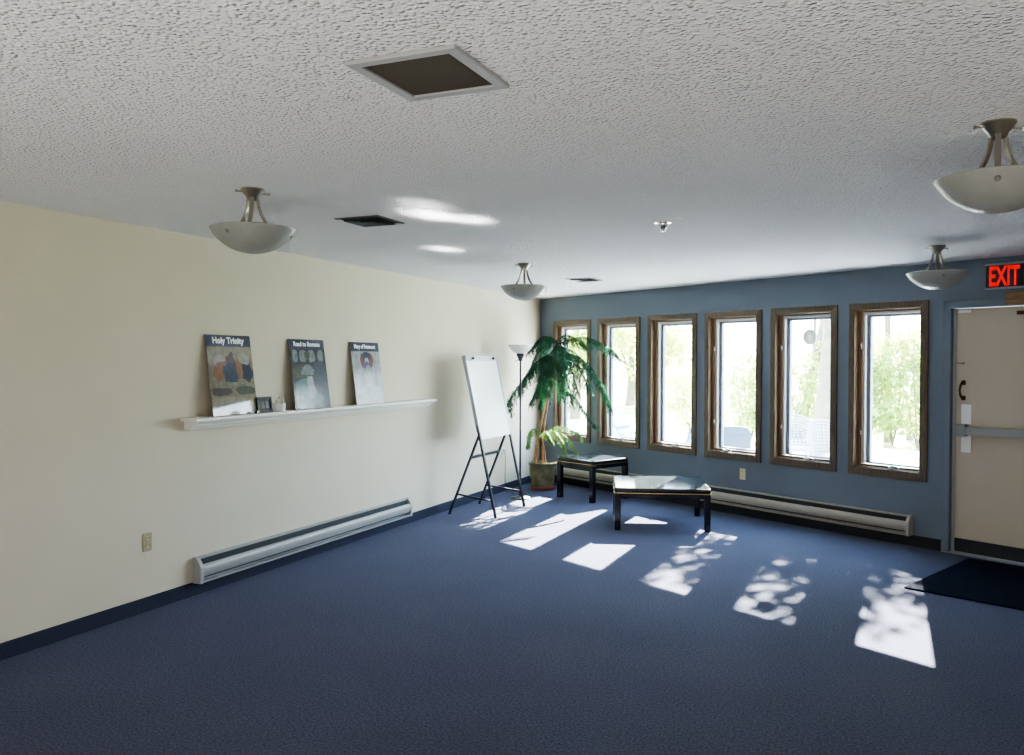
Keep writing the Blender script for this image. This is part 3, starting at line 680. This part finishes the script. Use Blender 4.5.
CR = [  # crown branches: photograph points with depth offsets
    [(556, 341, 0), (543, 337, -.1), (529, 351, -.25)],
    [(554, 350, 0), (531, 372, -.3), (511, 398, -.55), (509, 412, -.62)],
    [(553, 352, 0), (537, 362, -.15), (524, 380, -.3), (520, 392, -.35)],
    [(554, 352, 0), (545, 366, -.35), (538, 392, -.55)],
    [(555, 350, 0), (551, 370, -.4), (547, 396, -.55)],
    [(556, 350, 0), (560, 368, -.35), (562, 398, -.5)],
    [(556, 351, 0), (568, 362, -.3), (577, 392, -.45)],
    [(557, 344, 0), (582, 337, -.2), (606, 346, -.4), (618, 356, -.5)],
    [(556, 349, 0), (584, 361, -.3), (601, 385, -.5), (611, 408, -.6)],
    [(557, 350, 0), (576, 364, -.5), (588, 388, -.8)],
    [(556, 341, 0), (568, 335, -.1), (588, 347, -.3)],
    [(555, 343, 0), (549, 337, -.3), (540, 348, -.6)],
    [(555, 346, 0), (538, 352, .05), (530, 372, .0)],
    [(555, 356, 0), (544, 376, -.15), (531, 402, -.25)],
    [(556, 356, 0), (566, 378, -.15), (571, 404, -.25)],
    [(556, 345, 0), (562, 348, -.5), (566, 366, -.75)],
    [(556, 346, 0), (574, 352, -.1), (592, 372, -.25)],
    [(552, 366, 0), (546, 382, -.2), (541, 404, -.25)],
]
for c in CR: branch([T(*q) for q in c], X['needle'])
for c in ([(541, 437, 0), (552, 431, -.2), (566, 437, -.35), (576, 452, -.45)], [(540, 436, 0), (534, 429, -.15), (529, 437, -.3), (528, 448, -.35)],
          [(541, 436, 0), (554, 432, -.35), (563, 444, -.55), (565, 455, -.6)], [(541, 435, 0), (558, 427, -.1), (576, 432, -.25), (582, 440, -.3)], [(541, 437, 0), (546, 432, -.4), (552, 442, -.6)]):
    branch([T(*q) for q in c], X['needle_sunlit'], L0=.09, dens=.02, droop=.9)
branch([T(*q) for q in [(550, 380, 0), (572, 395, -.2), (590, 420, -.35), (598, 428, -.4)]], X['needle'], L0=.09, dens=.022)

# ------------------------------------------------------------------ door mat
mt_o = at_z(904, 588.5, 0); a = math.radians(-22.5)
m = MB(); m.box((0, 0, .0006), (.92, 1.29, .012)); o = m.build('door_mat', X['mat'], bevel=.004); o.location = (mt_o.x, mt_o.y, 0); o.rotation_euler = (0, 0, a)
tag(o, 'dark navy door mat on the carpet in front of the exit door', 'mat')

# ------------------------------------------------------------------ suncatcher on window five
sc_ = on_wall('suncatcher', 'round pale ringed suncatcher hanging on the fifth window pane', 'ornament', 4.140, .084, 1.842)
m = MB()
for r in (.072, .052, .032): m.tube([(r * math.cos(t), 0, r * math.sin(t)) for t in [2 * PI * i / 28 for i in range(29)]], .005, 6, cap=False)
m.build('ring', X['steel'], sc_, smooth=True)
m = MB(); m.lathe([(.001, -.001), (.070, -.001), (.070, .001), (.001, .001)], 28); m.v = [(x, z, y) for x, y, z in m.v]
m.build('disc', leaf_mat('cloudy_suncatcher_glass', (.6, .6, .56), (.5, .5, .46), .6, .1, 30), sc_)
m = MB(); m.tube([(0, 0, .074), (0, .006, .11)], .0015, 5); m.lathe([(.001, .0), (.014, .0), (.012, .004), (.001, .006)], 12, (0, .003, .11)); m.build('hook', X['white'], sc_)

# ------------------------------------------------------------------ outdoors
b = MB(); b.poly([W(-3, TH + .01, -.06), W(11, TH + .01, -.06), W(11, 7.2, -.06), W(-9, 9.5, -.06), W(-9, TH + .01, -.06)])
b.face([0]) if False else None
o = b.build('patio', X['patio']); tag(o, 'pale sunlit concrete patio outside the windows', 'patio', kind='structure')
b = MB(); b.poly([(-60, -20, -.12), (60, -20, -.12), (60, 90, -.12), (-60, 90, -.12)])
tag(b.build('lawn', X['lawn']), 'dry sunny grass beyond the patio', 'lawn', kind='structure')

def leaves(m, c, rad, n, size, flat=1.0):
    for _ in range(n):
        while True:
            q = Vector((random.uniform(-1, 1), random.uniform(-1, 1), random.uniform(-1, 1)))
            if q.length < 1: break
        p = Vector(c) + Vector((q.x * rad[0], q.y * rad[1], q.z * rad[2]))
        a = Vector((random.gauss(0, 1), random.gauss(0, 1), random.gauss(0, 1) * flat)).normalized(); t = Vector((random.gauss(0, 1), random.gauss(0, 1), random.gauss(0, 1))); bb = a.cross(t).normalized()
        s = size * random.uniform(.6, 1.3)
        m.poly([p - a * s, p + bb * s * .45, p + a * s, p - bb * s * .45])
def tree(label, x, y, h, r, crown, nclump, nleaf, size, lm, lean=(0, 0), fork=True, clump_r=.45, group='trees beyond the patio'):
    t = thing('tree', label, 'tree', (x, y, -.12), group=group)
    m = MB(); top = Vector((lean[0], lean[1], h)); q = spline([Vector((0, 0, 0)), Vector((lean[0] * .35 + .06, lean[1] * .35, h * .4)), top], 8)
    m.tube(q, [r * (1.25 - .8 * i / len(q)) for i in range(len(q))], 12)
    cc, cr = Vector(crown[0]), crown[1]
    cl = []
    for k in range(nclump):
        while True:
            u = Vector((random.uniform(-1, 1), random.uniform(-1, 1), random.uniform(-1, 1)))
            if u.length < 1: break
        cl.append(cc + Vector((u.x * cr[0], u.y * cr[1], u.z * cr[2])))
    if fork:
        for k in range(9):
            s0 = q[int(len(q) * random.uniform(.35, .9))]; e0 = random.choice(cl); mid = s0.lerp(e0, .5) + Vector((0, 0, .25))
            m.tube(spline([s0, mid, e0], 5), [r * .35 * (1 - .8 * i / 11) for i in range(11)], 6)
    m.build('trunk', X['trunk'], t, smooth=True, fix=False)
    m = MB()
    for c in cl: leaves(m, c, (clump_r, clump_r, clump_r * .7), nleaf, size)
    m.build('foliage', lm, t, fix=False)
    return t
# shade trees whose crowns break up the sunlight of the three windows on the right
def depth_pt(px, d): p = at(px, 400, d); return p.x, p.y
x, y = depth_pt(822, 15.0); tree('thick pale trunk tree seen through the suncatcher window', x, y, 5.2, .17, ((.22, -.9, 5.0), (1.0, 1.3, 1.1)), 25, 46, .10, X['leaf'], (.2, .3))
x, y = depth_pt(888, 18.5); tree('slim trunk tree left of centre through the window nearest the door', x, y, 5.6, .07, ((.5, -3.4, 5.2), (1.5, 1.4, 1.0)), 36, 46, .10, X['leaf'], (-.2, .2))
x, y = depth_pt(910, 19.0); tree('leaning slim tree right of centre through the window nearest the door', x, y, 5.4, .065, ((.6, .2, 5.2), (1.6, 1.4, 1.1)), 22, 44, .10, X['leaf2'], (.6, .3))
x, y = depth_pt(797, 19.0); tree('leaning far tree seen at the left of the suncatcher window', x, y, 4.4, .12, ((.9, 1.0, 4.4), (1.2, 1.4, 1.2)), 12, 50, .12, X['leaf2'], (.9, .3))
x, y = depth_pt(630, 34.0); tree('round far tree seen through the second window', x, y, 3.2, .16, ((0, 0, 2.6), (2.4, 2.0, 1.4)), 30, 60, .16, X['leaf2'], clump_r=.7)
x, y = depth_pt(575, 26.0); tree('yellow green far tree seen through the window behind the pine', x, y, 3.2, .14, ((0, 0, 2.7), (1.5, 1.5, 1.4)), 26, 60, .14, X['leaf2'], clump_r=.6)
def shrub(label, px, d, rx, h, n, lm, size=.085):
    x, y = depth_pt(px, d); t = thing('shrub', label, 'shrub', (x, y, -.12), group='shrubs beyond the patio')
    m = MB()
    for k in range(7): a_ = 2 * PI * k / 7; m.tube([(0, 0, 0), (rx * .35 * math.cos(a_), rx * .35 * math.sin(a_), h * .5), (rx * .6 * math.cos(a_), rx * .6 * math.sin(a_), h * .9)], [.018, .012, .006], 6)
    m.build('stem', X['trunk'], t, fix=False)
    m = MB()
    for k in range(26):
        a_ = random.uniform(0, 2 * PI); rr = rx * math.sqrt(random.random()) * .8
        leaves(m, (rr * math.cos(a_), rr * math.sin(a_), random.uniform(.15, .95) * h), (.32, .32, .28), n // 26, size)
    m.build('foliage', lm, t, fix=False)
for args in (('leafy shrub at the left of the window nearest the door', 868, 17.2, .75, 2.3, 1100, X['leaf']), ('tallest leafy shrub in the middle of the window nearest the door', 893, 17.8, .8, 2.7, 1200, X['leaf2']),
             ('leafy shrub at the right of the window nearest the door', 918, 17.0, .8, 2.3, 1200, X['leaf']), ('low shrub seen at the left of the suncatcher window', 790, 18.0, .8, 1.9, 900, X['leaf']),
             ('shrub behind the wicker chairs at the right of the suncatcher window', 836, 18.5, .9, 2.2, 1000, X['leaf2']), ('shrub at the right side of the fourth window', 750, 18.0, .7, 1.9, 1000, X['leaf']), ('pale shrub low in the third window', 690, 21.0, .9, 1.5, 800, X['leaf2'])):
    shrub(*args)

def wicker_chair(label, px, d, rz):
    x, y = depth_pt(px, d); t = thing('wicker_chair', label, 'chair', (x, y, -.06), rz, 'wicker chairs on the patio')
    H = .87
    m = MB(); NU, NV = 15, 11
    def bp(u, v):                               # barrel back: u around, v up; rounded crown
        a_ = (u - .5) * 2.3; top = .46 + (H - .46) * (1 - abs(2 * u - 1) ** 2.4 * .62); z = .42 + (top - .42) * v; r = .34 + .06 * v
        return Vector((r * math.sin(a_), r * math.cos(a_) * .9 - .02, z))
    for i in range(NU): m.tube([bp(i / (NU - 1), v / 8) for v in range(9)], .012, 5)
    for i in range(NV): m.tube([bp(u / 20, i / (NV - 1)) for u in range(21)], .012, 5)
    m.tube([bp(u / 24, 1.0) for u in range(25)], .018, 8); m.build('backrest', X['wicker'], t, smooth=True, fix=False)
    m = MB(); m.lathe([(.001, .42), (.25, .42), (.275, .405), (.275, .385), (.25, .37), (.001, .37)], 24); m.build('seat', X['wicker'], t, smooth=True)
    for sx in (-1, 1):
        for sy in (-1, 1): m = MB(); m.tube([(sx * .19, sy * .19, .38), (sx * .23, sy * .23, .001)], [.018, .014], 8); m.build('leg', X['wicker'], t, smooth=True)
wicker_chair('pale wicker chair at the left of the suncatcher window', 799, 12.6, .5)
wicker_chair('pale wicker chair at the right of the suncatcher window', 838, 11.4, -2.3 + PI)

def sling_chair(label, name, px, d, rz, m_f, recline, bh, bw=.50):
    x, y = depth_pt(px, d); t = thing(name, label, 'chair', (x, y, -.06), rz, 'sling chairs on the patio')
    def Rb(x_, v): return Vector((x_, .22 + math.sin(recline) * v, .40 + math.cos(recline) * v))
    m = MB(); w = bw / 2; r = .09; pts = [(-w, 0), (w, 0), (w, bh - r)] + [(w - r + r * math.cos(a_), bh - r + r * math.sin(a_)) for a_ in (.4, .8, 1.2)] + [(w - r, bh), (-w + r, bh)] + [(-w + r - r * math.sin(a_), bh - r + r * math.cos(a_)) for a_ in (.4, .8, 1.2)] + [(-w, bh - r)]
    n = len(pts); off = Vector((0, math.cos(recline), -math.sin(recline))) * .03
    for k in (0, 1): m.v += [tuple(Rb(a_, v) + off * k) for a_, v in pts]
    m.face(range(n)); m.face(range(2 * n - 1, n - 1, -1))
    for k in range(n): m.face((k, (k + 1) % n, n + (k + 1) % n, n + k))
    bk = m.build('backrest', m_f, t)
    m = MB()
    for v in (.12, .27, .40): m.tube([Rb(-w - .005, v) - off * .3, Rb(w + .005, v) - off * .3], .008, 6)
    m.build('seam', m_f, bk)
    m = MB(); m.box((-w, -.26, .385), (w, .21, .415)); m.build('seat', m_f, t, bevel=.01)
    for sx in (-1, 1):
        m = MB(); m.tube([(sx * (w + .02), -.24, .001), (sx * (w + .02), -.25, .62), (sx * (w + .02), .30, .63)], .014, 8); m.build('arm', X['white'], t, smooth=True)
        m = MB(); m.tube([(sx * (w + .02), .30, .001), (sx * (w + .02), .25, .40), (sx * (w + .02), .27, .63)], .014, 8); m.build('leg', X['white'], t, smooth=True)
sling_chair('blue grey chair back seen at the left of the fourth window', 'patio_chair', 733, 10.6, .15 + PI, X['sling'], .12, .49, .42)
sling_chair('pale chair leaning low in the third window', 'patio_chair', 676, 11.0, 1.2 + PI, X['lounge'], .30, .50, .46)
sling_chair('reclined pale blue chair seen through the second window', 'reclining_chair', 652, 12.2, -1.75 + PI, X['lounge'], .62, .70, .46)

# ------------------------------------------------------------------ light
SUN = Vector((-.008, -1, -.60)).normalized()
ld = bpy.data.lights.new('sun', 'SUN'); ld.energy = 30.0; ld.angle = math.radians(.53); ld.color = (1, .95, .86)
lo = bpy.data.objects.new('sun', ld); C.objects.link(lo); lo.rotation_euler = SUN.to_track_quat('-Z', 'Y').to_euler(); lo.location = (0, 10, 12)
w = bpy.data.worlds.new('sky'); SC.world = w; w.use_nodes = True
nt = w.node_tree; bg = nt.nodes['Background']
tc = nt.nodes.new('ShaderNodeTexCoord'); sx = nt.nodes.new('ShaderNodeSeparateXYZ'); r = nt.nodes.new('ShaderNodeValToRGB')
r.color_ramp.elements[0].position = .0; r.color_ramp.elements[0].color = (.82, .92, 1.0, 1)
r.color_ramp.elements[1].position = .6; r.color_ramp.elements[1].color = (.50, .70, 1.0, 1)
nt.links.new(tc.outputs['Generated'], sx.inputs[0]); nt.links.new(sx.outputs['Z'], r.inputs['Fac']); nt.links.new(r.outputs['Color'], bg.inputs['Color'])
bg.inputs['Strength'].default_value = 7.0
for s in WIN_S:                                # sky portals in the window openings
    pd = bpy.data.lights.new('window_portal', 'AREA'); pd.shape = 'RECTANGLE'; pd.size = .62; pd.size_y = 1.42; pd.cycles.is_portal = True
    po = bpy.data.objects.new('window_portal', pd); C.objects.link(po)
    z_ = WN; x_ = WD; y_ = z_.cross(x_)
    mm = Matrix((x_, y_, z_)).transposed().to_4x4(); mm.translation = W(s + .38, TH + .01, (ZB + ZT) / 2); po.matrix_world = mm
# fill lamps added to stand in for daylight from the unseen room
def area(name, loc, target, sx_, sy_, e, col):
    a_ = bpy.data.lights.new(name, 'AREA'); a_.shape = 'RECTANGLE'; a_.size = sx_; a_.size_y = sy_; a_.energy = e; a_.color = col
    o_ = bpy.data.objects.new(name, a_); C.objects.link(o_); o_.location = loc; o_.rotation_euler = (Vector(target) - Vector(loc)).to_track_quat('-Z', 'Y').to_euler()
area('rear_fill', (3.2, -14.0, 1.35), (3.0, -6, 1.5), 5.0, 1.7, 4.5, (1, .80, .52))
area('side_fill', (RX - .15, -9.5, 1.4), (0, -8.0, 1.5), 4.0, 1.6, 1.5, (1, .90, .75))

area('upward_fill', (3.7, -11.9, .25), (3.7, -11.2, 2.4), 5.2, 1.5, 38, (1, .95, .87))  # unseen lamp near the floor, added to brighten the ceiling

# narrow lamps added above both tables to imitate sun reflected onto the ceiling
def add_glint_lamp(loc, target, w_, h_, e):
    a_ = bpy.data.lights.new('glint_lamp', 'AREA'); a_.shape = 'RECTANGLE'; a_.size = w_; a_.size_y = h_; a_.energy = e; a_.color = (1, .97, .93); a_.spread = math.radians(3.0)
    o_ = bpy.data.objects.new('glint_lamp', a_); C.objects.link(o_); o_.location = loc; o_.rotation_euler = (Vector(target) - Vector(loc)).to_track_quat('-Z', 'Y').to_euler()
add_glint_lamp((2.02, -2.62, .43), (1.88, -6.50, 2.44), .15, .12, .40)
add_glint_lamp((2.10, -2.52, .43), (2.02, -6.25, 2.44), .16, .07, .20)
add_glint_lamp((2.20, -2.70, .43), (2.00, -6.75, 2.44), .14, .04, .07)
add_glint_lamp((1.22, -1.30, .50), (1.245, -5.10, 2.44), .14, .045, .16)

SC.view_settings.view_transform = 'AgX'
SC.view_settings.look = 'AgX - Medium High Contrast'
SC.view_settings.exposure = 2.13
SC.cycles.use_denoising = True
SC.cycles.max_bounces = 10; SC.cycles.diffuse_bounces = 6; SC.cycles.glossy_bounces = 4; SC.cycles.transparent_max_bounces = 24
SC.cycles.sample_clamp_indirect = 8.0; SC.cycles.caustics_reflective = True; SC.cycles.blur_glossy = .3
